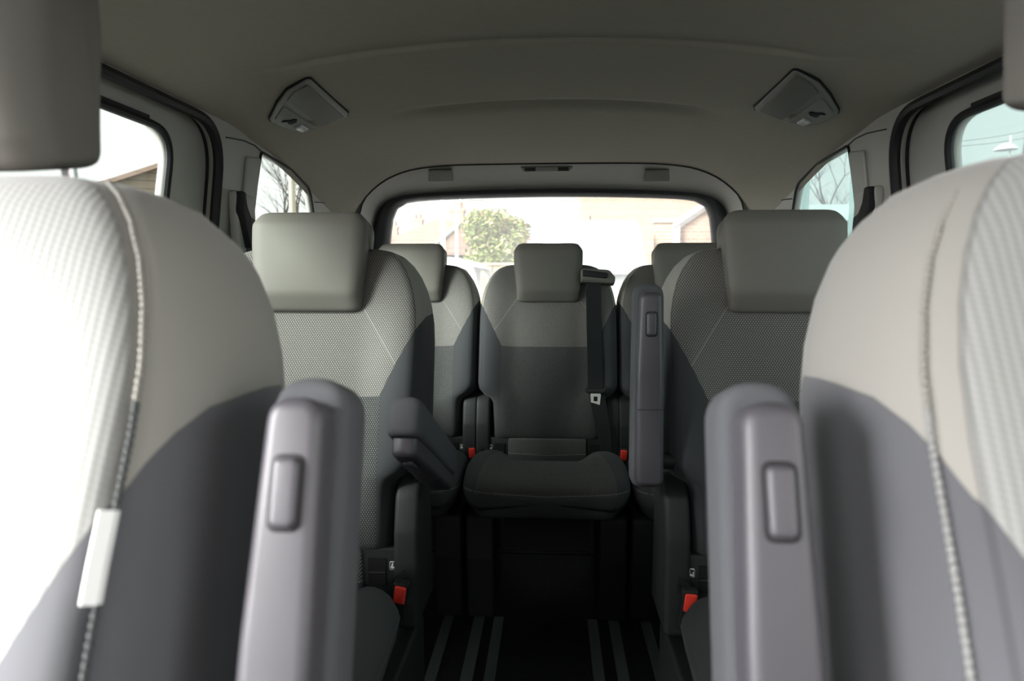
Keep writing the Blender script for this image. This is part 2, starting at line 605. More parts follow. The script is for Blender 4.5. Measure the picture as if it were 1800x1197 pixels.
for side, nm, k in ((-1, 'left', 0), (1, 'right', 1)):
    struct(plate('wall_'+nm, OUTER, [DOOR, QUARTER, FRONTDOOR if side < 0 else FRONTWIN], 0.02, side_map(side, 0.01), M['trim']))
    # sliding door panel set just outside the opening, with its window
    big = inset(DOOR, -0.02)
    d = struct(plate('door_%d' % (k+1), big, [DOORWIN], 0.02, side_map(side, 0.04), M['trim']))
    sm = side_map(side)
    # rubber seal around the opening
    sl = MB().tube([sm(a, b, -0.002) for a, b in dense(DOOR, 0.05)], 0.0115, 8, True)
    struct(sl.build('trim_%d' % (n_trim+1), M['rubber'])); n_trim += 1
    # step between opening and door trim
    st = MB().loft([[sm(a, b, 0.010) for a, b in inset(DOOR, -0.004)], [sm(a, b, 0.034) for a, b in inset(DOOR, -0.004)]], caps=False)
    struct(st.build('trim_%d' % (n_trim+1), M['rubber'])); n_trim += 1
    gk = MB().tube([sm(a, b, 0.026) for a, b in dense(DOORWIN, 0.05)], 0.008, 8, True)
    wz = 1.305
    gk.box(sm(1.20, wz+0.004, 0.026), (0.004, 0.11, 0.006))
    struct(gk.build('trim_%d' % (n_trim+1), M['rubber'])); n_trim += 1
    gq = MB().tube([sm(a, b, -0.001) for a, b in dense(inset(QUARTER, -0.002), 0.05)], 0.004, 6, True)
    struct(gq.build('trim_%d' % (n_trim+1), M['rubber'])); n_trim += 1
    gm = M['glass_left'] if side < 0 else M['glass_right']
    struct(plate('window_%d' % (3*k+1), inset(DOORWIN, -0.003), [], 0.004, side_map(side, 0.046), gm))
    struct(plate('window_%d' % (3*k+2), inset(QUARTER, -0.004), [], 0.004, side_map(side, 0.016), gm))
    if side > 0: struct(plate('window_%d' % (3*k+3), inset(FRONTWIN, -0.004), [], 0.004, side_map(side, 0.016), M['glass_clear']))

# front end behind the camera: bulkhead and dashboard under the windscreen opening
struct(MB().box((0, -1.16, 0.40), (0.80, 0.02, 0.44)).build('wall_front', M['base_plastic']))
dash = MB()
slab(dash, rpoly([(-1.13, 0.35), (-0.62, 0.35), (-0.52, 0.55), (-0.56, 0.80), (-0.75, 0.86), (-1.13, 0.84)], 0.04), -0.76, 0.76, 0.02)
struct(dash.build('trim_%d' % (n_trim+1), M['base_plastic'])); n_trim += 1


# tailgate surround
def resample(pts, n):
    pts = [Vector(p) for p in pts]
    L = [0]
    for a, b in zip(pts, pts[1:]): L.append(L[-1]+(b-a).length)
    out = []
    for i in range(n):
        d = L[-1]*i/(n-1)
        for j in range(len(pts)-1):
            if d <= L[j+1]+1e-9:
                q = (d-L[j])/max(1e-9, L[j+1]-L[j]); out.append(pts[j].lerp(pts[j+1], q)); break
    return out


def sym(half, Y):
    """half: (x>0, z) from the lower side up to the centre"""
    pts = [(-x, Y, z) for x, z in half] + [(x, Y, z) for x, z in reversed(half) if x > 1e-6]
    return pts


def smoothed(half, it=3):
    for _ in range(it):
        out = [half[0]]
        for a, b in zip(half, half[1:]):
            out += [(a[0]*.75+b[0]*.25, a[1]*.75+b[1]*.25), (a[0]*.25+b[0]*.75, a[1]*.25+b[1]*.75)]
        out.append(half[-1]); half = out
    return half


A0 = smoothed([(0.775, 0.55), (0.735, 1.05), (0.715, 1.25), *[(x_, ceil_z(x_, 2.575)-.003) for x_ in (.697, .68, .66, .63, .60, .55, .50, .40, .24, 0)]])
A1 = smoothed([(0.752, 0.55), (0.730, 1.05), (0.708, 1.23), (0.688, 1.298), (0.635, 1.340), (0.56, 1.356), (0.40, 1.370), (0.22, 1.377), (0, 1.380)])
A2 = smoothed([(0.740, 0.55), (0.718, 1.05), (0.700, 1.20), (0.678, 1.285), (0.622, 1.320), (0.54, 1.333), (0.37, 1.343), (0.20, 1.348), (0, 1.350)])
A3 = smoothed([(0.690, 0.55), (0.655, 1.05), (0.643, 1.18), (0.630, 1.272), (0.592, 1.305), (0.52, 1.315), (0.36, 1.321), (0.20, 1.325), (0, 1.327)])
NR = 90
r0 = resample(sym(A0, 2.575), NR); r1 = resample(sym(A1, 2.675), NR); r2 = resample(sym(A2, 2.715), NR)
r2b = [p+Vector((0, 0.03, 0)) for p in r2]
rf = MB().loft([r0, [a.lerp(b, 0.5)+Vector((0, -0.004, -0.002)) for a, b in zip(r0, r1)], r1, r2, r2b], caps=False, closed=False)
struct(rf.build('trim_%d' % (n_trim+1), M['trim'], angle=25)); n_trim += 1
r3 = resample(sym(A3, 2.752), NR)
fr = MB().loft([[p+Vector((0, 0.012, 0)) for p in r2], [a.lerp(b, 0.12)+Vector((0, -0.020, 0)) for a, b in zip(r2, r3)],
                [a.lerp(b, 0.8)+Vector((0, -0.012, 0)) for a, b in zip(r2, r3)], r3, [p+Vector((0, 0.012, 0)) for p in r3]], caps=False, closed=False)
struct(fr.build('trim_%d' % (n_trim+1), M['frit'], angle=180)); n_trim += 1
sl = MB().tube(r0, 0.0025, 6)
struct(sl.build('trim_%d' % (n_trim+1), M['rubber'])); n_trim += 1
struct(plate('wall_rear', [(-0.86, -0.02), (0.86, -0.02), (0.86, 1.46), (-0.86, 1.46)],
             [[(p.x, p.z) for p in resample(sym(A3, 0), 60)]+[(0.66, 0.75), (-0.66, 0.75)]], 0.02, lambda a, b, c: Vector((a, 2.78+c, b)), M['frit']))
struct(plate('window_7', [(p.x, p.z) for p in resample(sym(A3, 0), 60)]+[(0.67, 0.74), (-0.67, 0.74)], [], 0.004, lambda a, b, c: Vector((a, 2.766+c, b)), M['glass_rear']))
# seam lines of the side trim
for s in (-1, 1):
    sm = side_map(s)
    pts = [sm(1.57, 1.325, -0.002), sm(1.66, 1.335, -0.002), sm(1.72, 1.335, -0.002), sm(1.765, 1.327, -0.002)]
    struct(MB().tube(pts, 0.0016, 6).build('trim_%d' % (n_trim+1), M['rubber'])); n_trim += 1
    pts = [sm(2.18, 1.245, -0.002), sm(2.40, 1.262, -0.002), Vector((s*0.715, 2.57, 1.275))]
    struct(MB().tube(pts, 0.0016, 6).build('trim_%d' % (n_trim+1), M['rubber'])); n_trim += 1
    # raised pillar panel ahead of the quarter window
    pn = MB()
    slab(pn, [(p[0], p[1]) for p in rpoly([(1.655, 0.60), (1.70, 0.60), (1.752, 1.31), (1.675, 1.30)], 0.01)], 0.0, 0.008, 0.004)
    pn.v = [Vector((s*(wx(v.z)-v.x), v.y, v.z)) for v in pn.v]
    struct(pn.build('trim_%d' % (n_trim+1), M['trim'])); n_trim += 1


# ================================================================ seats
T = 0.59


def arc_ring(w, yf, yb, bol, n1=14, si=0.014):
    """half cross-section from front centre to back centre -> [(x, y, seam)]"""
    out = []
    we = w-si
    for i in range(n1+1):
        q = i/n1
        x = q*we
        y = yf - bol*sstep(0.45, 0.90, q) + 0.004*sstep(0.88, 1.0, q)**2
        out.append((x, y, q))
    ye = out[-1][1]
    out.append((we+0.0015, ye+0.004, 1.03))
    for q, dx, dy in ((1.10, 0.43, 0.008), (1.2, 0.72, 0.018), (1.35, 0.96, 0.038)):
        out.append((we+dx*si, ye+dy, q))
    out.append((w, ye+(yb-ye)*0.6, 1.5))
    out.append((w-0.001, yb-0.040, 1.6))
    out.append((w-0.010, yb-0.014, 1.7))
    out.append((w-0.028, yb-0.002, 1.8))
    out.append((w*0.5, yb, 1.9))
    out.append((0, yb, 2.0))
    return out


WTAB = [(0, .105), (.0025, .135), (.007, .156), (.015, .174), (.03, .191), (.05, .205), (.075, .217), (.105, .226), (.14, .2325), (.18, .235), (.405, .235), (.425, .231), (.442, .215), (.455, .193), (.47, .184), (.575, .181), (.585, .176), (.59, .165)]
YF = [(0, .040), (.002, .028), (.006, .018), (.014, .010), (.03, .004), (.06, 0), (.30, -.004), (.50, -.004), (.57, .004), (.585, .012), (.59, .03)]
YB = [(0, .075), (.002, .088), (.006, .102), (.014, .115), (.04, .135), (.1, .155), (.2, .172), (.40, .18), (.46, .165), (.57, .15), (.585, .14), (.59, .12)]
BO = [(0, .0), (.05, .002), (.15, .016), (.25, .028), (.42, .032), (.46, .02), (.5, .012), (.59, .008)]


def backrest_mesh(si=0.014, rise=0.012, bk=1.0):
    ds = [0, .001, .0025, .0045, .007, .0105, .015, .022, .03, .04, .05, .0625, .075, .09, .105, .12, .14, .16, .18]
    ds += [.18+.0225*i for i in range(1, 11)] + [.415, .425, .434, .442, .449, .455, .462, .47, .5, .53, .56, .575, .582, .587, .59]
    rings = []; seams = []
    for d in ds:
        h = arc_ring(interp(WTAB, d), interp(YF, d), interp(YB, d), interp(BO, d)*bk, si=si)
        extra = max(0, (0.0055-d)/0.0055)*0.6
        full = [(-x, y, q) for x, y, q in h[:0:-1]] + h[:-1]
        # h[0] is front centre, h[-1] back centre
        ring = []
        for x, y, q in full:
            ring.append((x*(1+.05*rise/.03*max(0, min(1, y/.12))*max(0, 1-d/.2)), y, T-d+rise*max(0, min(1.1, y/.12))*max(0, 1-d/.25))); seams.append(max(q, 1.0+extra*0.6) if extra > 0 and q < 1.4 else q)
        rings.append(ring)
    mb = MB().loft(rings)
    me = mesh(mb.v, mb.f, True, 180)
    a = me.attributes.new('seam', 'FLOAT', 'POINT')
    for i, v in enumerate(seams): a.data[i].value = v
    return me


def seam_path(sx, d0, d1, n, si=0.026):
    idx = 15 if sx > 0 else 16
    out = []
    for i in range(n):
        d = d0+(d1-d0)*i/(n-1)
        h = arc_ring(interp(WTAB, d), interp(YF, d), interp(YB, d), interp(BO, d)*.35, si=si)
        x, y, q = h[idx]
        out.append(Vector((sx*x, y, T-d)))
    return out


def stitches_mesh(sx, d0, d1, pitch=0.0065, off=0.004, rad=0.0013):
    pts = seam_path(sx, d0, d1, 200)
    mb = MB()
    L = 0
    nxt = 0
    for a, b in zip(pts, pts[1:]):
        L += (b-a).length
        if L >= nxt:
            t = (b-a).normalized()
            t = (t+Vector((sx*.35, 0, 0))).normalized()
            p = a+Vector((sx*off, 0.0008, 0))
            ln = pitch*0.50
            mb.tube([p-t*ln-Vector((0, -0.001, 0)), p-t*ln*0.5, p+t*ln*0.5, p+t*ln-Vector((0, -0.001, 0))], [rad*0.5, rad, rad, rad*0.5], 6)
            nxt += pitch
    return mb


def cushion_mesh():
    """origin at the floor under the backrest hinge; front towards -y"""
    rings = []
    yl = [0.0, -.006, -.02, -.05, -.09, -.14, -.20, -.26, -.31, -.345, -.37, -.388, -.402, -.413, -.421, -.427, -.430]
    for y in yl:
        k = max(0, (-.37-y)/.06)                       # 0..1 over the rounded nose
        rnd_ = 1-math.sqrt(max(0, 1-k*k))
        hw = interp([(-.37, .240), (-.34, .243), (-.26, .243), (-.14, .235), (-.06, .205), (-.02, .194), (0, .17)], y) - .045*rnd_ - .03*k*k*.3
        top = interp([(-.37, .456), (-.30, .462), (-.2, .454), (-.1, .428), (-.05, .406), (0, .388)], y) - .040*rnd_
        bot = interp([(-.37, .345), (-.3, .338), (0, .338)], y) + .022*rnd_
        bol = interp([(-.41, .004), (-.35, .014), (-.25, .026), (-.12, .034), (-.04, .034), (0, .02)], y)
        half = []
        n = 12
        for i in range(n+1):
            q = i/n
            half.append((q*hw*0.90, top+bol*sstep(.50, .85, q)-0.006*sstep(.9, 1, q)))
        zt = half[-1][1]
        half += [(hw*.955, zt-0.010), (hw*.985, zt-0.022), (hw, zt-0.036), (hw*.965, bot+(zt-bot)*.40), (hw*.90, bot+.026), (hw*.86, bot+.008), (hw*.79, bot), (hw*.4, bot), (0, bot)]
        full = [(-x, z) for x, z in half[:0:-1]]+half[:-1]
        rings.append([(x, y, z) for x, z in full])
    last = rings[-1]
    for q, dy in ((.85, .002), (.55, .004), (.2, .005)):
        rings.append([(x*q, -.430-dy, .40+(z-.40)*q) for x, y, z in last])
    mb = MB().loft(rings)
    return mesh(mb.v, mb.f, True, 180)


HEAD_PROF = rpoly([(-.057, -.090), (-.040, -.126), (-.010, -.124), (-.010, .006), (.046, .010), (.058, .045), (.030, .076), (-.040, .078), (-.056, .050)],
                  [.04, .016, .012, .006, .012, .02, .02, .02, .03], 6)
FRONT_PROF = rpoly([(-.050, -.105), (-.040, -.128), (.040, -.124), (.058, -.02), (.050, .10), (.015, .125), (-.030, .12), (-.056, .06)], [.02, .02, .015, .05, .03, .03, .03, .05], 6)


def headrest_mesh(prof, hw=0.117, r=0.030, ym=-.031):
    prof = dense(prof, 0.008)
    zlo = min(p[1] for p in prof); zhi = max(p[1] for p in prof)
    mb = MB()
    cols = []
    for k in range(8):
        q = PI/2-k/7*PI/2
        cols.append((-hw+r*(1-math.sin(q)), 1-math.cos(q)))
    cols += [(-hw+r+(2*(hw-r))*i/12, 0) for i in range(1, 12)]
    for k in range(8):
        q = k/7*PI/2
        cols.append((hw-r*(1-math.sin(q)), 1-math.cos(q)))
    rings = []
    zc = -0.02
    for x, e in cols:
        p = [(a+(ym-a)*0.55*e, b) for a, b in prof]
        ring = []
        for a, b in p:
            v = (b-zlo)/(zhi-zlo)
            bb = zc+(b-zc)*(1-0.09*e)
            fw = sstep(-.02, -.05, a)
            bulge = 0.010*max(0, 1-(x/hw)**2)*math.sin(PI*max(0, min(1, v)))*fw
            nar = 1-0.10*(1-sstep(0, .75, v)) - 0.10*sstep(.86, 1.0, v)**2
            ring.append((x*nar, a-bulge, bb))
        rings.append(ring)
    mb.loft(rings)
    return mesh(mb.v, mb.f, True, 180)


def armrest_parts(root, loc, tilt, pad_mat=None):
    """raised armrest: pivot at the bottom, latch face towards -y"""
    arm = MB()
    prof = rpoly([(-.0245, -.02), (.0235, -.02), (.0215, .20), (.0185, .345), (-.0185, .345), (-.0235, .20)], [.014, .014, .1, .017, .017, .1], 7)
    prof = dense(prof, 0.02)
    slab(arm, prof, -.038, .012, .009, 'y', 5, .003)
    a = arm.build('armrest', M['arm_plastic'], root, loc, (tilt, 0, 0), 50)
    a['label'] = 'raised armrest with dark plastic latch face'
    pad = MB()
    pp = rpoly([(-.030, -.03), (.030, -.03), (.0285, .20), (.0265, .362), (-.0265, .362), (-.0285, .20)], [.02, .02, .1, .026, .026, .1], 8)
    slab(pad, dense(pp, 0.02), -.010, .050, .010, 'y', 5, .018)
    p = pad.build('fabric_pad', pad_mat or M['pad_fabric'], a, None, None, 60)
    rec = MB()
    slab(rec, rrect(.0215, .0475, .007, 0, .285), -.0390, -.030, .0006, 'y', 2)
    rec.build('button_recess', M['rubber'], a)
    MB().box((0, -.0378, .125), (.0232, .0006, .0007)).build('joint_line', M['rubber'], a)
    bt = MB()
    slab(bt, rrect(.0170, .0430, .006, 0, .285), -.0440, -.030, .004, 'y', 4, .001)
    bt.build('release_button', M['arm_plastic'], a, None, None, 60)
    return a


BACK = backrest_mesh()
BACK_FRONT = backrest_mesh(0.026, 0.032, 0.35)
FSC = (1.05, 1.32, 1.095)
CUSH = cushion_mesh()
HEAD = headrest_mesh(HEAD_PROF)
HEAD_FRONT = headrest_mesh(FRONT_PROF, 0.115, 0.034, 0.0)


def copy_me(me, mat):
    m_ = me.copy(); m_.materials.clear(); m_.materials.append(mat); return m_


def make_seat(name, loc, tilt, z0, label, group=None, mats=('uph',), head_up=-0.016, scale_z=1.028, scale_y=1.0, head=None, head_tilt=7, covers=(-1, 1), buckles=(), sticker=0, hx=0, posts=True, cy=0.0):
    root = empty(name, (loc[0], loc[1], 0))
    tag(root, label, 'seat', group)
    b = link('backrest', copy_me(BACK_FRONT if scale_y > 1 else BACK, M[mats[0]]), None, root, (0, 0, z0), (-R(tilt), 0, 0))
    b.scale = (FSC[0] if scale_y > 1 else 1, scale_y, scale_z)
    top = Vector((0, math.sin(R(tilt))*T*scale_z, z0+math.cos(R(tilt))*T*scale_z))
    ax = Vector((0, math.sin(R(tilt)), math.cos(R(tilt))))
    h = link('headrest', copy_me(head or HEAD, M['beige']), None, root, top+ax*head_up+Vector((0, 0.012, 0)), (-R(head_tilt), 0, 0))
    for s in (-1, 1):
        pm = MB().tube([(s*.078, .018, -.03-head_up), (s*.078, .018, .03)], .006, 10)
        pm.tube([(s*.078, .018, -.012-head_up), (s*.078, .018, -.001-head_up)], .011, 10)
        pm.build('headrest_post', M['steel'], h)
    c = link('cushion', copy_me(CUSH, M['cush']), None, root, (0, cy, 0))
    if name == 'rear_bench_seat': c.scale = (.965, 1, 1)
    # underframe: two side plates and a cross tube
    for s in (-1, 1):
        bs = MB()
        slab(bs, rpoly([(-.30, .007), (.10, .007), (.10, .32), (-.33, .33), (-.33, .20)], .02), s*.19-.040, s*.19+.040, .008)
        bs.build('seat_base', M['base_plastic'], root)
    MB().tube([(-.15, -.16, .155), (.15, -.16, .155)], .008, 10).build('cross_tube', M['plastic'], root)
    for s in covers:
        cv = MB()
        slab(cv, rpoly([(-.004, .335), (.004, .52), (.025, .595), (.075, .628), (.125, .615), (.155, .55), (.165, .335)], [.01, .05, .05, .05, .05, .05, .01], 6), s*.214-.024, s*.214+.024, .010)
        cv.build('hinge_cover', M['plastic'], root, None, None, 50)
    # plastic panel with the slots under the backrest
    zo = z0-.47
    lp = MB()
    slab(lp, rrect(.40, .095, .008, 0, .428+zo), .010, .030, .003, 'y', 2)
    pan = lp.build('lower_panel', M['plastic'], root)
    fp = MB()
    slab(fp, rrect(.258, .086, .008, 0, .430+zo), .004, .018, .004, 'y', 3)
    st = fp.build('fabric_strip', M['cush'], pan)
    for s in (-1, 1):
        sb = MB().box((s*.1575, .0095, .430+zo), (.017, .002, .026))
        sb.build('anchor_slot', M['hole'], pan)
        MB().tube([(s*.142, .007, .428+zo), (s*.173, .007, .428+zo)], .002, 6).build('anchor_bar', M['plastic'], pan)
    if sticker:
        s = sticker
        stk = MB(); slab(stk, rrect(.0165, .0165, .003, s*.190, .4415+zo), .0078, .010, .0003, 'y', 1)
        so = stk.build('child_seat_sticker', M['label'], root)
        ins = MB(); slab(ins, rrect(.0148, .0148, .0025, s*.190, .4415+zo), .0072, .009, .0002, 'y', 1)
        ins.build('sticker_ground', M['plastic'], so)
        sy = MB()
        y_ = .0068
        for (cx, cz, w_, h_, an) in ((-.0035, .001, .0012, .0045, 20), (-.0005, -.0035, .0042, .0010, -8), (.0052, -.001, .0007, .0038, 0), (-.0022, -.0005, .0010, .0028, 15), (.0005, -.002, .0020, .0010, -10), (.0045, -.0048, .0016, .0007, 0)):
            sy.box((s*.190+cx, y_, .4415+zo+cz), (w_, .0005, h_), Matrix.Rotation(R(an), 3, 'Y'))
        sy.tube([(s*.190-.002, y_-.0004, .446+zo), (s*.190-.002, y_+.0004, .446+zo)], .0016, 10)
        sy.build('child_seat_symbol', M['label'], so)
        lo = MB()
        sgn = s
        path = [(a_, z_-.034+zo) for a_, z_ in ((.216, .470), (.207, .462), (.198, .456), (.193, .450), (.197, .443), (.207, .447), (.217, .456))]
        lo.loft([[(sgn*a, -.012+k*.0, z+dz) for k, dz in ((0, .009), (0, -.009))] + [(sgn*a, -.009, z-.009), (sgn*a, -.009, z+.009)] for a, z in path])
        lo.build('strap_loop', M['web'], root)
    for (bx, by, bz, an) in buckles:
        bu = MB()
        slab(bu, rrect(.0285, .085, .005, 0, -.030), -.009, .009, .004, 'y', 3)
        bo = bu.build('buckle', M['rubber'], root, (bx, by, bz), (R(12), R(an), 0))
        rb = MB(); slab(rb, rrect(.0215, .036, .004, .001, -.010), -.0135, -.004, .003, 'y', 3)
        rb.build('red_button', M['red'], bo)
    return root


SX = 0.4625
# third row
g3 = 'rear row seats'
make_seat('rear_bench_seat', (-0.472, 2.215), 15, 0.47, 'rear row seat seen behind the second row seat with the half lowered armrest', g3, sticker=1)
mid = make_seat('rear_bench_seat', (0.0, 2.215), 15, 0.47, 'middle rear seat with black belt and steel tongue lying over its backrest', g3, buckles=((.246, -.035, .446, 4), (-.246, -.035, .446, -4)), sticker=-1, hx=1)
make_seat('rear_bench_seat', (0.472, 2.215), 15, 0.47, 'rear row seat seen behind the second row seat with the upright armrest', g3)
# second row
g2 = 'second row seats'
left2 = make_seat('captain_seat', (-SX-.013, 1.235), 15, 0.483, 'second row seat with half lowered fabric armrest pointing up at the aisle', g2, mats=('uph_second',), buckles=((.2155, -.045, .438, 10),), sticker=1)
right2 = make_seat('captain_seat', (SX, 1.235), 15, 0.483, 'second row seat with black armrest folded fully upright beside the aisle', g2, mats=('uph_second',), buckles=((-.2015, -.045, .438, 4),), sticker=-1)
# front row, close to the camera
g1 = 'front seats'
left1 = make_seat('front_seat', (-SX, 0.235), 20, 0.476, 'nearest pale seat with white tag sewn into its side seam', g1, mats=('uph_front',), head_up=.136, scale_z=1.095, scale_y=1.32, head=HEAD_FRONT, head_tilt=-8, covers=())
right1 = make_seat('front_seat', (SX, 0.235), 20, 0.487, 'nearest pale seat with bold stitching coloured as lit and no white tag', g1, mats=('uph_front',), head_up=.165, scale_z=1.095, scale_y=1.32, head=HEAD_FRONT, head_tilt=-8, covers=())

# armrests
a = armrest_parts(right2, (-.273, .010, .646), R(-3)); a.scale = (1, 1, .955)
MB().tube([(-.258, .035, .66), (-.215, .035, .66)], .016, 16).build('armrest_pivot', M['rubber'], right2)
armrest_parts(left1, (.312, .12, .585), -R(17), M['pad_fabric'])
armrest_parts(right1, (-.314, .12, .585), -R(17), M['pad_fabric'])
for rt_, s in ((left1, 1), (right1, -1)):
    MB().tube([(s*.20, .16, .60), (s*.315, .16, .60)], .018, 16).build('armrest_pivot', M['rubber'], rt_)
    for dx in (0.0030,):
        for (d0, d1, mt) in ((.02, .165, 'beige_thread'), (.165, .47, 'thread' if s < 0 else 'grey_thread')):
            st = stitches_mesh(s, d0, d1, .0046, dx, .0019)
            o = st.build('stitching', M[mt], rt_, (0, 0, .487), (-R(20), 0, 0), 180)
            o.scale = FSC
# half lowered armrest of the second row
a = armrest_parts(left2, (.275, .045, .634), R(65))
a['label'] = 'half lowered armrest with fabric pad uppermost'
MB().tube([(.20, .05, .66), (.245, .05, .66)], .016, 16).build('armrest_pivot', M['rubber'], left2)
# white tag in the seam of the left front seat
tg = MB()
tp = seam_path(1, .222, .268, 8)
tg.loft([[p+Vector((-.002, -.005, 0)), p+Vector((.001, -.008, 0)), p+Vector((.006, -.003, 0)), p+Vector((.005, .002, 0))] for p in tp])
o = tg.build('airbag_tag', M['label'], left1, (0, 0, .487), (-R(20), 0, 0)); o.scale = FSC
# headrest tilt buttons on the inner cheeks of the front headrests
for rt_, s in ((left1, 1), (right1, -1)):
    hd = [c for c in rt_.children if c.name.startswith('headrest')][0]
    db = MB()
    slab(db, [(-.004+.021*math.cos(q*2*PI/24), .030+.026*math.sin(q*2*PI/24)) for q in range(24)], .100, .1190, .003)
    if s < 0: db.v = [Vector((-v.x, v.y, v.z)) for v in db.v]
    db.build('tilt_button', M['beige'], hd)

# the belt of the middle rear seat
bx = Vector(mid.location)


def pt(px, py, Y):
    p = atY(px, py, Y); return p-bx


def ribbon(path, w, th):
    mb = MB()
    rings = []
    for p, ww, tw in path:
        d = Vector((math.cos(tw), math.sin(tw)*1.0, 0))
        rings.append([p-d*ww/2+Vector((0, -th/2, 0)), p+d*ww/2+Vector((0, -th/2, 0)), p+d*ww/2+Vector((0, th/2, 0)), p-d*ww/2+Vector((0, th/2, 0))])
    mb.loft(rings); return mb


def belt_pts(seq, n=6):
    out = []
    for (p, w_, t_), (p2, w2, t2) in zip(seq, seq[1:]):
        for i in range(n):
            q = i/n; out.append((p.lerp(p2, q), w_+(w2-w_)*q, t_+(t2-t_)*q))
    out.append(seq[-1]); return out


seq = [(pt(1046, 480, 2.345), .046, 0), (pt(1044, 486, 2.318), .048, 0), (pt(1043, 500, 2.318), .050, 0), (pt(1044, 560, 2.290), .050, .05), (pt(1046, 640, 2.242), .050, .05), (pt(1047, 684, 2.222), .050, 0)]
web = ribbon(belt_pts(seq), 0, .0022).build('belt_webbing', M['web'], mid)
seq = [(pt(1047, 686, 2.224), .050, 0), (pt(1054, 720, 2.210), .050, .1), (pt(1062, 765, 2.188), .046, .3), (pt(1066, 800, 2.165), .036, .5), (pt(1068, 822, 2.13), .034, .6)]
ribbon(belt_pts(seq), 0, .0022).build('lap_webbing', M['web'], mid)
tn = MB()
c_ = pt(1047, 685, 2.216)
slab(tn, rpoly([(-.034, .010), (-.036, -.006), (-.026, -.012), (.026, -.012), (.036, -.006), (.034, .012), (.029, .012), (.027, .002), (-.027, .002), (-.029, .010)], .003), -.006, .004, .003, 'y', 3)
to = tn.build('belt_tongue', M['plastic'], mid, c_)
plate('tongue_blade', rpoly([(-.013, -.008), (-.017, -.016), (-.014, -.050), (.014, -.050), (.017, -.016), (.013, -.008)], .003), [rrect(.013, .016, .002, 0, -.030)], .0025, lambda a, b, c: Vector((a, -.002+c, b)), M['pale_blade'], to)
cp = MB()
slab(cp, rpoly([(-.056, .0), (.058, -.006), (.060, .016), (.040, .042), (-.056, .046)], [.004, .008, .01, .025, .01], 5), -.010, .035, .006, 'y', 4)
cb = cp.build('belt_outlet', M['beige'], mid, pt(1050, 496, 2.315)); cb.rotation_euler = (-R(15), 0, 0)
sb = MB()
slab(sb, rpoly([(-.050, .018), (.026, .010), (.034, .014), (.034, .028), (.026, .030), (-.050, .040)], .004), -.016, -.004, .003, 'y', 3)
sb.build('outlet_slot', M['rubber'], cb)


# ================================================================ fittings on roof and pillars
def lamp_pt(px, py):
    d = ray(px, py); z = 1.41
    for _ in range(8):
        t = (z-1)/d.z
        p = CAM+d*t
        z = ceil_z(p.x, p.y)
    return (p.x, p.y)


def crop(pts): return [lamp_pt(440+x/7.483, 100+y/7.483) for x, y in pts]


lo_ = crop([(770, 250), (1285, 715), (1270, 760), (600, 1055), (270, 870), (250, 790), (350, 580), (480, 400)])
lg_ = crop([(755, 310), (1225, 735), (945, 855), (485, 515), (560, 410)])
ll_ = crop([(440, 590), (870, 890), (610, 1010), (345, 850), (325, 770)])
le_ = crop([(672, 832), (765, 885), (685, 935), (590, 885)])
lh_ = crop([(400, 805), (440, 775), (520, 775), (570, 755), (615, 760), (605, 795), (535, 830), (500, 820), (480, 795)])


def fit_plane(pts):
    import numpy as np
    A = np.array([(x, y, 1) for x, y in pts]); b = np.array([ceil_z(x, y) for x, y in pts])
    c = np.linalg.lstsq(A, b, rcond=None)[0]
    dz = min(b-A@c)
    return float(c[0]), float(c[1]), float(c[2]+dz)


LAMP_PLANE = fit_plane(dense(lo_, .01))


def on_ceiling(mb, prof, s, d0, d1, r):
    m2 = MB()
    slab(m2, prof, d0, d1, r, 'z', 2, 0.0)
    vs = [Vector((v.x*s, v.y, LAMP_PLANE[0]*v.x+LAMP_PLANE[1]*v.y+LAMP_PLANE[2]-(d1-(v.z-d0)))) for v in m2.v]
    # low end (rounded) faces down
    mb.add(vs, m2.f)
    return mb


for s, lab in ((-1, 'roof lamp unit above the door window with the lined gable outside'), (1, 'roof lamp unit above the door window with the street lamp outside')):
    cx = sum(p[0] for p in lo_)/len(lo_)*s*-1*-1; cyy = sum(p[1] for p in lo_)/len(lo_)
    sg = -s
    root = empty('roof_lamp', (0, 0, 0))
    base = Vector((sg*cx*-1*-1*s*-1*-1, cyy, 0))
    root.location = (sum(p[0] for p in lo_)/len(lo_)*sg, cyy, ceil_z(cx, cyy)-.004)
    tag(root, lab, 'lamp', 'roof lamp units')

    def add(name, prof, dn, th, r, mat, par=root, top=None):
        mb = on_ceiling(MB(), prof, sg, th, dn, r)
        mb.v = [v-root.location for v in mb.v]
        return mb.build(name, mat, par)
    ol = rpoly(lo_, [.008, .004, .004, .01, .02, .02, .03, .03], 4)
    add('gap_shade_rim', inset(ol, -.0025), .0015, -.004, .0005, M['hole'])  # near-black slab painted as the shade line round the housing
    hs = add('lamp_housing', ol, .005, -.003, .003, M['lamp_trim'])
    add('speaker_panel', rpoly(lg_, .004, 3), .0078, .004, .001, M['slat'])
    pn = add('lamp_panel', rpoly(ll_, [.004, .004, .004, .015, .015], 4), .0078, .004, .001, M['lamp_trim'])
    add('lamp_lens', rpoly(le_, .002, 2), .0125, .006, .002, M['lens'], pn)
    add('hook_recess', rpoly(lh_, .004, 3), .010, .006, .0005, M['hole'], pn)

# speaker grilles and vent in the header above the rear window
TN = Vector((0, .10, -.045)).normalized()
NN = Vector((0, -.045, -.10)).normalized()


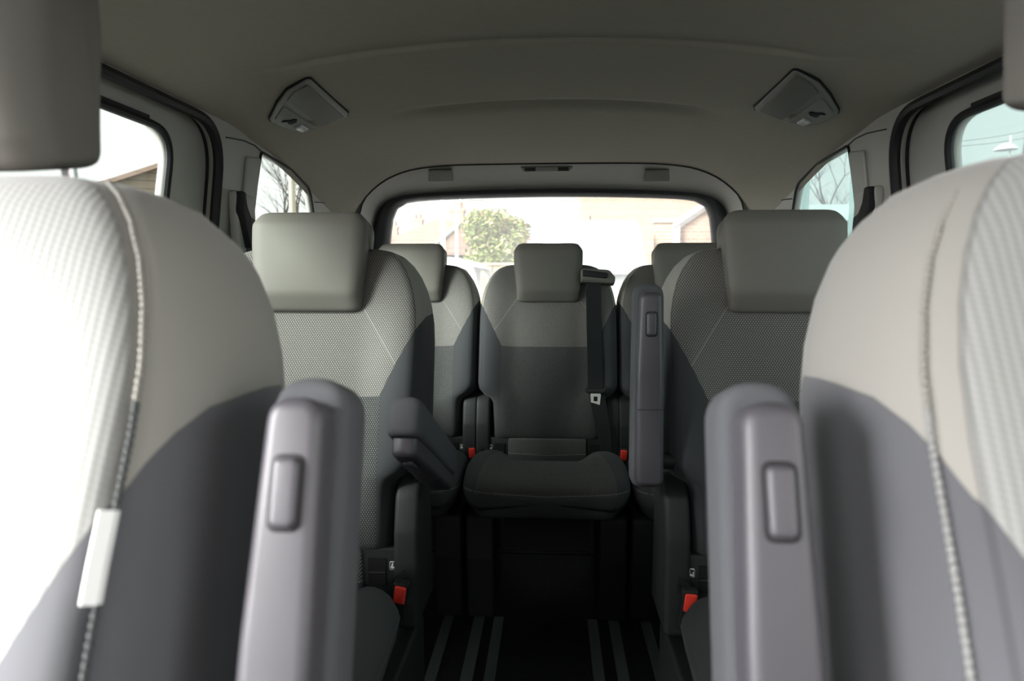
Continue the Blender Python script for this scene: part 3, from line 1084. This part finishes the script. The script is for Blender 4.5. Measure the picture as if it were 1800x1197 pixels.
def header_mtx(px, py, drop=.0025):
    best = None
    d = ray(px, py)
    p0 = Vector((0, 2.575, 1.4245)); 
    x = atY(px, py, 2.625).x
    z0 = 1.425-(0.0 if abs(x) < .2 else (abs(x)-.2)*0.055)
    p0.z = z0
    t = (p0-CAM).dot(NN)/d.dot(NN)
    p = CAM+d*t
    X = Vector((1, 0, 0)); Z = NN; Y = Z.cross(X)
    mt = Matrix((X, Y, Z)).transposed().to_4x4()
    mt.translation = p+NN*drop
    return mt


for px, lab, sg in ((774, 'mesh grille in the rear header above the tree', 1), (1155, 'mesh grille in the rear header above the brick wall', -1)):
    root = empty('speaker_grille'); root.matrix_world = header_mtx(px, 307)
    tag(root, lab, 'grille', 'mesh grilles in the rear header')
    g = MB(); slab(g, rpoly([(-.053, -.038), (.045, -.038), (.050, .038), (-.038, .038)], .006), -.004, .003, .001, 'z', 2)
    if sg < 0: g.v = [Vector((-v.x, v.y, v.z)) for v in g.v]
    g.build('grille_mesh', M['grille'], root)
root = empty('header_vent'); root.matrix_world = header_mtx(961, 295)
tag(root, 'slim dark vent strip in the middle of the rear header', 'vent')
g = MB(); slab(g, rpoly([(-.098, .014), (-.086, -.016), (.086, -.016), (.098, .014)], .005), -.004, .003, .001, 'z', 2)
vp = g.build('vent_panel', M['trim_dark'], root)
for s in (-1, 1):
    for k in range(3):
        MB().box((s*.062, -.008+.008*k, .0035), (.020, .0022, .001)).build('vent_slot', M['hole'], vp)

# belt guides on the pillars ahead of the quarter windows
for s, lab in ((-1, 'black seat belt guide on the pillar beside the clear quarter window with the pole outside'), (1, 'black seat belt guide on the pillar beside the green quarter window')):
    Y0 = 1.655
    root = empty('belt_guide', (s*(wx(1.15)-.008), Y0, 1.15))
    tag(root, lab, 'seat belt', 'pillar belt guides')
    hb = MB()
    slab(hb, rpoly([(-.045, -.09), (.055, -.09), (.050, .055), (-.055, .062)], .015), -.004, .020, .008, 'x', 4)
    hb.v = [Vector((-s*v.x, v.y, v.z)) for v in hb.v]
    hb.build('guide_housing', M['trim'], root)
    hk = MB()
    slab(hk, rpoly([(-.050, .058), (-.030, .058), (-.024, .025), (-.005, .002), (.020, -.005), (.020, -.035), (.026, -.075), (-.018, -.075), (-.036, -.03), (-.052, .01)],
                   [.006, .006, .02, .02, .004, .01, .004, .004, .02, .03], 5), .012, .034, .006, 'x', 4)
    hk.v = [Vector((-s*v.x, v.y, v.z)) for v in hk.v]
    hk.build('guide_loop', M['rubber'], root)
    wb_ = MB()
    wb_.loft([[(-s*.020, a, z), (-s*.022, a, z), (-s*.022, b_, z), (-s*.020, b_, z)] for a, b_, z in ((-.014, .024, -.070), (-.010, .034, -.30), (-.006, .038, -.60))])
    wb_.build('belt_webbing', M['grey_web'], root)
# small coat hook on the right rear pillar
hk = MB()
p = Vector((wx(1.20)-.012, 2.27, 1.205))
slab(hk, [(.030*math.cos(q*2*PI/20), .016*math.sin(q*2*PI/20)+.006*math.cos(q*2*PI/20)) for q in range(20)], -.008, .016, .006, 'x', 4)
tag(hk.build('coat_hook', M['trim'], None, p), 'small pale coat hook beside the green quarter window', 'hook')

# ================================================================ outside
def brick(name, c1, c2, mortar, sx=4.2):
    t = NT(name)
    o, x, y, z = t.obj()
    cb = t.n('ShaderNodeCombineXYZ')
    t.t.links.new(t.m('ADD', x, y), cb.inputs[0]); t.t.links.new(z, cb.inputs[1])
    b = t.n('ShaderNodeTexBrick')
    t.t.links.new(cb.outputs[0], b.inputs['Vector'])
    b.inputs['Color1'].default_value = (*c1, 1); b.inputs['Color2'].default_value = (*c2, 1); b.inputs['Mortar'].default_value = (*mortar, 1)
    b.inputs['Scale'].default_value = sx
    b.inputs['Mortar Size'].default_value = 0.02
    t.set(Base_Color=b.outputs['Color'], Roughness=0.9)
    return t.mat


M['brick'] = brick('red_brick', (0.40, 0.24, 0.175), (0.46, 0.29, 0.22), (0.5, 0.44, 0.38))
M['brick_pale'] = brick('pale_brick', (0.45, 0.27, 0.18), (0.5, 0.33, 0.24), (0.5, 0.46, 0.4))


def stripes(name, c1, c2, pitch, axis=2):
    t = NT(name)
    a = t.obj()
    h = t.m('FRACT', t.m('DIVIDE', a[1+axis], pitch))
    t.set(Base_Color=t.mix(t.m('GREATER_THAN', h, 0.9), c1, c2), Roughness=0.85)
    return t.mat


M['tiles'] = stripes('roof_tiles', (0.33, 0.235, 0.185), (0.22, 0.15, 0.12), 0.22)
M['cladding'] = stripes('weatherboard', (0.30, 0.25, 0.19), (0.12, 0.10, 0.08), 0.20)
M['white_paint'] = plain('white_paint', (0.80, 0.81, 0.82), 0.35)
M['grey_paint'] = plain('pale_grey_paint', (0.30, 0.33, 0.33), 0.6)
M['render'] = plain('cream_render', (0.55, 0.50, 0.43), 0.9)
M['wood'] = plain('weathered_fence_wood', (0.42, 0.35, 0.25), 0.9, 30, 0.3, 0.2, 0.3)
M['asphalt'] = plain('asphalt', (0.11, 0.11, 0.11), 0.9, 60, 0.4, 0.2, 0.2)
M['bark'] = plain('grey_bark', (0.10, 0.095, 0.085), 0.95, 40, 0.4, 0.1, 0.3)
M['pole'] = plain('grey_pole', (0.42, 0.43, 0.40), 0.6)
M['conc'] = plain('pale_concrete_pole', (0.36, 0.34, 0.27), 0.8)
M['teal'] = plain('grey_green_frame', (0.10, 0.16, 0.155), 0.5)
M['car_glass'] = plain('car_glass_dark', (0.03, 0.04, 0.048), 0.15, 0, 0, 0.12)
M['windscreen'] = plain('painted_reflection_windscreen', (0.30, 0.34, 0.36), 0.10)  # pale bluish base carries the sky's reflection in the colour
M['tyre'] = plain('tyre_rubber', (0.02, 0.02, 0.02), 0.8)


def leaf_mat():
    t = NT('mixed_leaves')
    at = t.n('ShaderNodeAttribute', attribute_name='hue')
    r = t.n('ShaderNodeValToRGB')
    t.t.links.new(at.outputs['Fac'], r.inputs[0])
    e = r.color_ramp.elements
    e[0].position = 0; e[0].color = (0.05, 0.09, 0.025, 1)
    e[1].position = 1; e[1].color = (0.62, 0.25, 0.14, 1)
    for p_, c_ in ((.3, (0.20, 0.29, 0.06, 1)), (.6, (0.42, 0.49, 0.16, 1)), (.86, (0.62, 0.60, 0.34, 1))):
        q = e.new(p_); q.color = c_
    t.set(Base_Color=r.outputs[0], Roughness=0.6)
    return t.mat


M['leaf'] = leaf_mat()
GZ = -0.55
struct(MB().box((0, 25, GZ-.05), (60, 60, .05)).build('ground', M['asphalt']))


def bare_tree(name, loc, h, label, seed, spread=0.5, lean=0.0, depth=6, r0_=None):
    rnd = random.Random(seed)
    mb = MB()

    def grow(p, d, L, r, k):
        pts = [p]; rs = [r]
        q = p.copy(); dd = d.copy()
        n = 3
        for i in range(n):
            dd = (dd+Vector((rnd.uniform(-.18, .18), rnd.uniform(-.18, .18), rnd.uniform(-.05, .12)))).normalized()
            q = q+dd*(L/n); pts.append(q.copy()); rs.append(r*(1-.4*(i+1)/n))
        mb.tube(pts, rs, 5 if k > 2 else 4)
        if k == 0: return
        m_ = 3 if k > 1 else 2
        for _ in range(m_):
            i = rnd.choice((1, 2, 3, 3))
            ang = rnd.uniform(0, 2*PI); sp = rnd.uniform(.35, 1.0)*spread*1.6
            nd = (dd+Vector((math.cos(ang)*sp, math.sin(ang)*sp, rnd.uniform(-.1, .25)))).normalized()
            grow(pts[i].copy(), nd, L*rnd.uniform(.60, .82), rs[i]*.66, k-1)
    grow(Vector((0, 0, -.1)), Vector((lean, 0, 1)).normalized(), h*.30, r0_ or h*.018, depth)
    o = mb.build(name, M['bark'], None, (loc[0], loc[1], GZ), None, 180)
    tag(o, label, 'tree')
    return o


bare_tree('bare_tree', (-5.6, 14.0), 6.2, 'bare tree outside the quarter window, on the near side of the pole', 3, .55)
bare_tree('bare_tree', (-9.9, 27.0), 10.5, 'bare tree outside the quarter window, just behind the pole', 11, .55)
bare_tree('bare_tree', (8.4, 21.0), 8.2, 'bare tree seen through the green quarter window', 5, .6)
bare_tree('bare_tree', (-16.6, 22.5), 5.8, 'bare twiggy treetop under the raised headrest in the door window', 8, .6)


def lamp_post(name, px, Y, z1, r, label, mat, arm=0.0, head=True):
    x = atY(px, 430, Y).x
    root = empty(name, (x, Y, GZ)); tag(root, label, 'pole')
    MB().tube([(0, 0, 0), (0, 0, 1.2), (0, 0, z1-GZ)], [r*1.4, r, r*.8], 10).build('post', mat, root)
    if head:
        MB().tube([(0, 0, z1-GZ-.05), (arm*.4, 0, z1-GZ+.12), (arm, 0, z1-GZ+.15)], r*.6, 8).build('arm', mat, root)
        hb = MB(); slab(hb, rrect(.34, .10, .04), -.07, .07, .03, 'y', 3)
        hb.build('lamp_head', M['white_paint'], root, (arm+.1*(1 if arm > 0 else -1), 0, z1-GZ+.12))
    return root


lamp_post('utility_pole', 516, 12.0, 6.0, .062, 'thick pale pole in front of the bare trees', M['conc'], head=False)
lamp_post('lamp_post', 779, 14.0, 4.0, .055, 'white post in front of the tiled roof, nearer the roof edge', M['white_paint'], .5)
lamp_post('lamp_post', 803, 16.0, 2.75, .045, 'shorter white post just beside the chimney', M['white_paint'], .35)

# street lamp and wires outside the right door window
p = atY(1768, 262, 14.0)
root = empty('street_lamp', (p.x+.03, 14.0, GZ)); tag(root, 'street lamp with flat white shade outside the door window', 'street lamp')
MB().tube([(0.05, 0, 0), (0.05, 0, p.z-GZ+.25)], .022, 8).build('post', M['pole'], root)
sh = MB()
sh.loft([[(r_*math.cos(k*2*PI/24), r_*math.sin(k*2*PI/24), z_) for k in range(24)] for r_, z_ in ((.03, .11), (.09, .09), (.16, .045), (.20, 0), (.20, -.015), (.15, -.02))])
sh.build('lamp_shade', M['white_paint'], root, (-.03, 0, p.z-GZ))
for k, (ya, yb) in enumerate(((243, 225), (250, 240))):
    a_ = atY(1640, ya+10, 16.0); b_ = atY(1900, yb-20, 16.6)
    pts = [a_.lerp(b_, i/12)-Vector((0, 0, .1*math.sin(PI*i/12))) for i in range(13)]
    tag(MB().tube(pts, .006, 5).build('overhead_wire', M['tyre']), 'thin dark overhead wire crossing the pale sky near the street lamp', 'wire', 'overhead wires')

# leafy tree with pale and orange leaves
tx = atY(876, 440, 18.0)
root = empty('leafy_tree', (tx.x, 18.0, GZ)); tag(root, 'leafy green tree with orange tinted leaves behind the fence', 'tree')
MB().tube([(0, 0, 0), (.05, 0, .9), (0, .05, 2.0), (.1, 0, 3.0)], [.09, .075, .06, .03], 8).build('trunk', M['bark'], root)
lv = MB(); hues = []
rnd = random.Random(4)
blobs = [(Vector((rnd.uniform(-.58, .5), rnd.uniform(-.5, .5), rnd.uniform(1.3, 3.0))), rnd.uniform(.26, .44)) for _ in range(26)]
blobs += [(Vector((0.0, 0, 2.95)), .42), (Vector((-.35, 0, 2.8)), .4), (Vector((.42, 0, 2.7)), .4), (Vector((-.5, 0, 2.1)), .42), (Vector((.5, 0, 2.0)), .4), (Vector((0, -.3, 2.2)), .5)]
for c, rad in blobs:
    for _ in range(230):
        d = Vector((rnd.gauss(0, 1), rnd.gauss(0, 1), rnd.gauss(0, 1))).normalized()
        pos = c+d*rad*rnd.uniform(.6, 1.05)
        u = Vector((rnd.gauss(0, 1), rnd.gauss(0, 1), rnd.gauss(0, 1))).normalized(); v = u.orthogonal().normalized()
        s_ = rnd.uniform(.035, .07)
        h_ = rnd.random()**1.1*.95
        lv.add([pos-u*s_*1.5, pos+v*s_*.6, pos+u*s_*1.5, pos-v*s_*.6+u.cross(v)*s_*.2], [(0, 1, 2, 3)])
        hues += [h_]*4
cr = lv.build('leaf_crown', M['leaf'], root, None, None, 180)
at_ = cr.data.attributes.new('hue', 'FLOAT', 'POINT')
for i, h_ in enumerate(hues): at_.data[i].value = h_


# houses
def house(name, x, y, w, d, eave, ridge, label, wall_mat, chimney=None, gable=None):
    root = empty(name, (x, y, GZ)); tag(root, label, 'house')
    e = eave-GZ; r_ = ridge-GZ
    MB().box((0, 0, e/2), (w/2, d/2, e/2)).build('wall', M[wall_mat], root)
    rf_ = MB()
    o_ = .3; hipx = w*.5-d*.45
    a_ = [(-w/2-o_, -d/2-o_, e-.1), (w/2+o_, -d/2-o_, e-.1), (w/2+o_, d/2+o_, e-.1), (-w/2-o_, d/2+o_, e-.1)]
    b_ = [(-hipx, 0, r_), (hipx, 0, r_)]
    rf_.add(a_+b_, [(0, 1, 5, 4), (1, 2, 5), (2, 3, 4, 5), (3, 0, 4), (3, 2, 1, 0)])
    ro = link('roof', mesh(rf_.v, rf_.f, False), M['tiles'], root)
    if gable:
        gx, gw, gz = gable
        gb = MB().add([(gx-gw, -d/2-.6, e), (gx+gw, -d/2-.6, e), (gx, -d/2-.6, gz-GZ), (gx-gw, -.2, e), (gx+gw, -.2, e), (gx, -.2, gz-GZ)], [(0, 1, 2), (3, 5, 4), (0, 2, 5, 3), (1, 4, 5, 2), (0, 3, 4, 1)])
        g_ = link('gable', mesh(gb.v, gb.f, False), M['tiles'], root)
        bb = MB()
        for s in (-1, 1):
            bb.tube([(gx+s*gw*1.05, -d/2-.66, e-.06), (gx, -d/2-.66, gz-GZ+.02)], .07, 4)
        bb.build('bargeboard', M['white_paint'], g_)
    for (cx, cw, ct) in (chimney or []):
        ch = MB().box((cx, 0, (e+ct-GZ)/2), (cw, cw, (ct-GZ-e)/2)).box((cx, 0, ct-GZ), (cw*1.15, cw*1.15, .07))
        co = ch.build('chimney', M['brick_pale'], root)
        pts_ = MB()
        for s in (-1, 1): pts_.tube([(cx+s*cw*.45, 0, ct-GZ), (cx+s*cw*.45, 0, ct-GZ+.4)], .12, 8)
        pts_.build('chimney_pot', M['brick'], co)
    return root


def hx(px, Y): return (px-970)/1200*Y


house('bungalow', hx(800, 32)+.0, 33, 8.4, 7, 2.0, 3.85, 'tiled bungalow with chimney seen through the rear window behind the posts', 'render', [(0.0, .33, 4.25)], (.7, 1.6, 3.3))
house('bungalow', hx(722, 46), 47, 11, 8, 2.2, 4.1, 'farther house with small chimney at the edge of the rear window', 'render', [(.3, .35, 5.0), (-1.4, .3, 4.5)])
# gabled house with weatherboard outside the left door window
gx, gy = hx(285, 17), 17.0
root = empty('gabled_house', (gx, gy, GZ), R(29)); tag(root, 'house with lined gable end outside the door window', 'house')
apz = 1+(490-312)/1200*17-GZ+.3; hw = 1.7; ez = apz-hw*.42
gm_ = MB().add([(-hw, 0, 0), (hw, 0, 0), (hw, 0, ez), (0, 0, apz), (-hw, 0, ez), (-hw, 4, 0), (hw, 4, 0), (hw, 4, ez), (0, 4, apz), (-hw, 4, ez)],
               [(0, 1, 2, 3, 4), (9, 8, 7, 6, 5), (0, 5, 6, 1), (1, 6, 7, 2), (0, 4, 9, 5), (4, 3, 8, 9), (3, 2, 7, 8)])
link('wall', mesh(gm_.v, gm_.f, False), M['cladding'], root)
rr_ = MB()
for s in (-1, 1):
    n_ = Vector((s*.42, 0, 1)).normalized()*.10
    a_ = Vector((s*(hw+.3), -.25, ez-.126)); b_ = Vector((0, -.25, apz)); dy = Vector((0, 4.5, 0))
    rr_.add([a_, b_, b_+dy, a_+dy, a_+n_, b_+n_, b_+dy+n_, a_+dy+n_], [(0, 1, 2, 3), (4, 7, 6, 5), (0, 4, 5, 1), (1, 5, 6, 2), (2, 6, 7, 3), (3, 7, 4, 0)])
link('roof', mesh(rr_.v, rr_.f, False), M['tiles'], root)

# brick building, and the brick garage with a white bargeboard
root = empty('brick_building', (hx(1020, 17)+2.2, 19.0, GZ)); tag(root, 'tall brick building rising behind the white van', 'building')
MB().box((0, 0, 3.6), (2.2, 2.0, 3.6)).build('wall', M['brick'], root)
MB().box((0, 0, 7.26), (2.3, 2.1, .06)).build('parapet', M['conc'], root)
gx0 = hx(1186, 12)
root = empty('brick_garage', (gx0, 12.0, GZ)); tag(root, 'brick garage with white sloping bargeboard at the edge of the rear window', 'building')
z0_ = 1+(490-397)/1200*12-GZ; z1_ = z0_+.68
gm_ = MB().add([(0, 0, 0), (2.0, 0, 0), (2.0, 0, z0_), (1.0, 0, z1_), (0, 0, z0_), (0, 2, 0), (2.0, 2, 0), (2.0, 2, z0_), (1.0, 2, z1_), (0, 2, z0_)],
               [(0, 1, 2, 3, 4), (9, 8, 7, 6, 5), (0, 5, 6, 1), (1, 6, 7, 2), (0, 4, 9, 5), (4, 3, 8, 9), (3, 2, 7, 8)])
link('wall', mesh(gm_.v, gm_.f, False), M['brick'], root)
bb = MB()
for s in (-1, 1):
    bb.tube([(1.0+s*1.08, -.05, z0_-.055), (1.0, -.05, z1_)], .075, 4)
bb.build('bargeboard', M['white_paint'], root)
MB().box((-.02, -.04, z0_/2), (.05, .05, z0_/2)).build('corner_post', M['white_paint'], root)
# shrub and low white wall between van and garage
p = atY(1166, 392, 11.2)
root = empty('chimney_stack', (p.x, 11.2, GZ)); tag(root, 'short brick stack beside the white van roof', 'chimney')
MB().box((0, 0, (p.z-GZ)/2), (.13, .13, (p.z-GZ)/2)).build('stack', M['brick_pale'], root)
MB().box((0, 0, p.z-GZ+.03), (.17, .17, .035)).build('stack_cap', M['conc'], root)

# wooden fence
root = empty('wooden_fence', (hx(850, 12), 12.0, GZ)); tag(root, 'pale wooden board fence in front of the leafy tree', 'fence')
fh = 1+24/1200*12-GZ
fb = MB()
for k in range(19):
    fb.box((-1.4+k*.125, .02*(k % 2), fh/2), (.058, .010, fh/2))
fb.box((-.28, .0, fh+.02), (1.20, .05, .02))
fb.build('boards', M['wood'], root)
for k in range(3):
    MB().box((-1.40+k*1.1, .06, fh/2), (.05, .05, fh/2)).build('fence_post', M['wood'], root)

# white van facing the camera
vx = hx(1052, 9.5)
root = empty('white_van', (vx, 9.5, GZ)); tag(root, 'white panel van parked behind the rear window, nose towards us', 'van')
body = MB()
sec = []
vh = 1+(490-371)/1200*9.5-GZ
for (y, zt, hwid) in ((-.25, .85, .72), (-.22, 1.0, .80), (0, 1.12, .88), (.55, 1.20, .90), (.60, 1.24, .90), (1.05, vh-.42, .88), (1.25, vh-.10, .86), (1.5, vh-.02, .87), (1.8, vh, .88), (5.0, vh, .88), (5.1, vh-.08, .86)):
    top = hwid*.86 if zt > 1.3 else hwid*.93
    sec.append([(x, y, z) for x, z in rpoly([(-hwid, .28), (hwid, .28), (hwid, min(1.15, zt-.12)), (top, zt), (-top, zt), (-hwid, min(1.15, zt-.12))], [.08, .08, .10, .16, .16, .10], 5)])
body.loft(sec)
bo = body.build('body', M['white_paint'], root, None, None, 50)
ws = MB()
wz0, wz1 = 1+(490-482)/1200*9.6-GZ, 1+(490-417)/1200*10.2-GZ
rows = []
for i in range(7):
    q = i/6
    z_ = wz0+(wz1-wz0)*q
    y_ = .56+(1.13-.56)*q**1.0
    hw_ = .80-.06*q
    rows.append([(hw_*(j/12*2-1), y_-.035+.10*(j/12*2-1)**2, z_) for j in range(13)])
ws.loft(rows, caps=False, closed=False)
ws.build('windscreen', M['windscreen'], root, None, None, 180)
for s in (-1, 1):
    mr = MB(); slab(mr, rrect(.20, .30, .06, s*1.02, 1.55), .55, .68, .04, 'y', 4)
    mr.build('door_mirror', M['tyre'], root)
    hl = MB(); slab(hl, rrect(.24, .20, .06, s*.66, .92), -.19, -.02, .02, 'y', 3)
    hl.build('headlight', M['lens'], root)
    for y in (.75, 4.2):
        MB().tube([(s*.62, y, .33), (s*.86, y, .33)], .33, 28).build('wheel', M['tyre'], root)
gr = MB(); slab(gr, rrect(.9, .22, .06, 0, .72), -.275, -.15, .01, 'y', 3); gr.build('front_grille', M['tyre'], root)
MB().tube([(-.03, 1.6, vh-.10), (-.03, 1.55, vh+.06)], .012, 6).build('aerial', M['tyre'], root)

# white car side on, behind the left rear seats
cxr = hx(852, 6.0)
root = empty('white_car', (cxr, 6.0, GZ)); tag(root, 'white car with dark window showing between the rear headrests', 'car')
zr = 1+(490-449)/1200*6-GZ
bodyo = rpoly([(-3.9, .25), (-.02, .25), (.02, .75), (-.02, .95), (-.035, 1.45), (-.08, 1.64), (-.17, zr-.03), (-.42, zr), (-1.9, zr), (-2.75, 1.10), (-3.8, .95), (-3.95, .6)], [.1, .1, .1, .05, .2, .1, .1, .2, .3, .1, .15, .15], 6)
w1 = rpoly([(-.075, 1.12), (-.08, 1.45), (-.13, 1.62), (-.195, zr-.10), (-.205, 1.12)], [.03, .1, .06, .03, .03], 5)
w2 = rpoly([(-.24, 1.12), (-.25, zr-.11), (-.31, zr-.085), (-1.1, zr-.085), (-1.1, 1.12)], .03, 4)
w3 = rpoly([(-1.16, 1.12), (-1.16, zr-.09), (-1.85, zr-.09), (-2.45, 1.12)], .04, 4)
cb_ = plate('body', bodyo, [w1, w2, w3], .05, lambda a, b, c: Vector((a, -.0+c, b)), M['white_paint'], root)
plate('far_side', bodyo, [w1, w2, w3], .05, lambda a, b, c: Vector((a, 1.65+c, b)), M['white_paint'], root)
rp = MB().loft([[(a, y_, b) for a, b in bodyo] for y_ in (.02, 1.63)], caps=False)
# leave the glazed tail and windscreen open: keep roof, bonnet, floor and lower tail
keep = []
nb = len(bodyo)
for f in rp.f:
    c0 = sum((rp.v[i] for i in f), Vector())/len(f)
    if 1.0 < c0.z < zr-.10: continue
    keep.append(f)
rp.f = keep
rp.build('roof_and_floor', M['white_paint'], root, None, None, 50)
for w_, mt_ in ((w1, 'glass_clear'), (w2, 'car_glass'), (w3, 'car_glass')):
    plate('side_window', w_, [], .006, lambda a, b, c: Vector((a, .0+c, b)), M[mt_], root)
for xw in (-.75, -3.1):
    for y_ in (.08, 1.55):
        MB().tube([(xw, y_-.09, .31), (xw, y_+.09, .31)], .31, 28).build('wheel', M['tyre'], root)

# glazed screen and pale low building outside the green quarter window
root = empty('glass_screen', (0, 0, GZ)); tag(root, 'grey green framed glass screen standing close outside the green quarter window', 'screen')
for px, Y, hw_ in ((1488, 3.2, .024), (1400, 4.6, .022)):
    x_ = hx(px, Y)
    MB().box((x_, Y, 1.5), (hw_, hw_, 1.5)).build('frame_post', M['teal'], root)
xa, xb = hx(1488, 3.2), hx(1400, 4.6)
MB().tube([(xa, 3.2, 3.0), (xb, 4.6, 3.0)], .025, 4).build('top_rail', M['teal'], root)
p = atY(1440, 380, 9.0)
root = empty('low_building', (p.x+.4, 10.0, GZ)); tag(root, 'low white building with dark line under its roof edge, outside the green quarter window', 'building')
rz_ = 1+(490-366)/1200*9-GZ
MB().box((0, 0, (rz_-.2)/2), (.95, 1.0, (rz_-.2)/2)).build('wall', M['grey_paint'], root)
ro_ = MB().box((0, 0, rz_-.10), (1.05, 1.1, .10)); ro_.build('roof', M['grey_paint'], root)
MB().box((.2, -1.0, rz_-.235), (.6, .02, .025)).build('gap_line', M['teal'], root)  # thin dark strip for the gap line below the roof edge
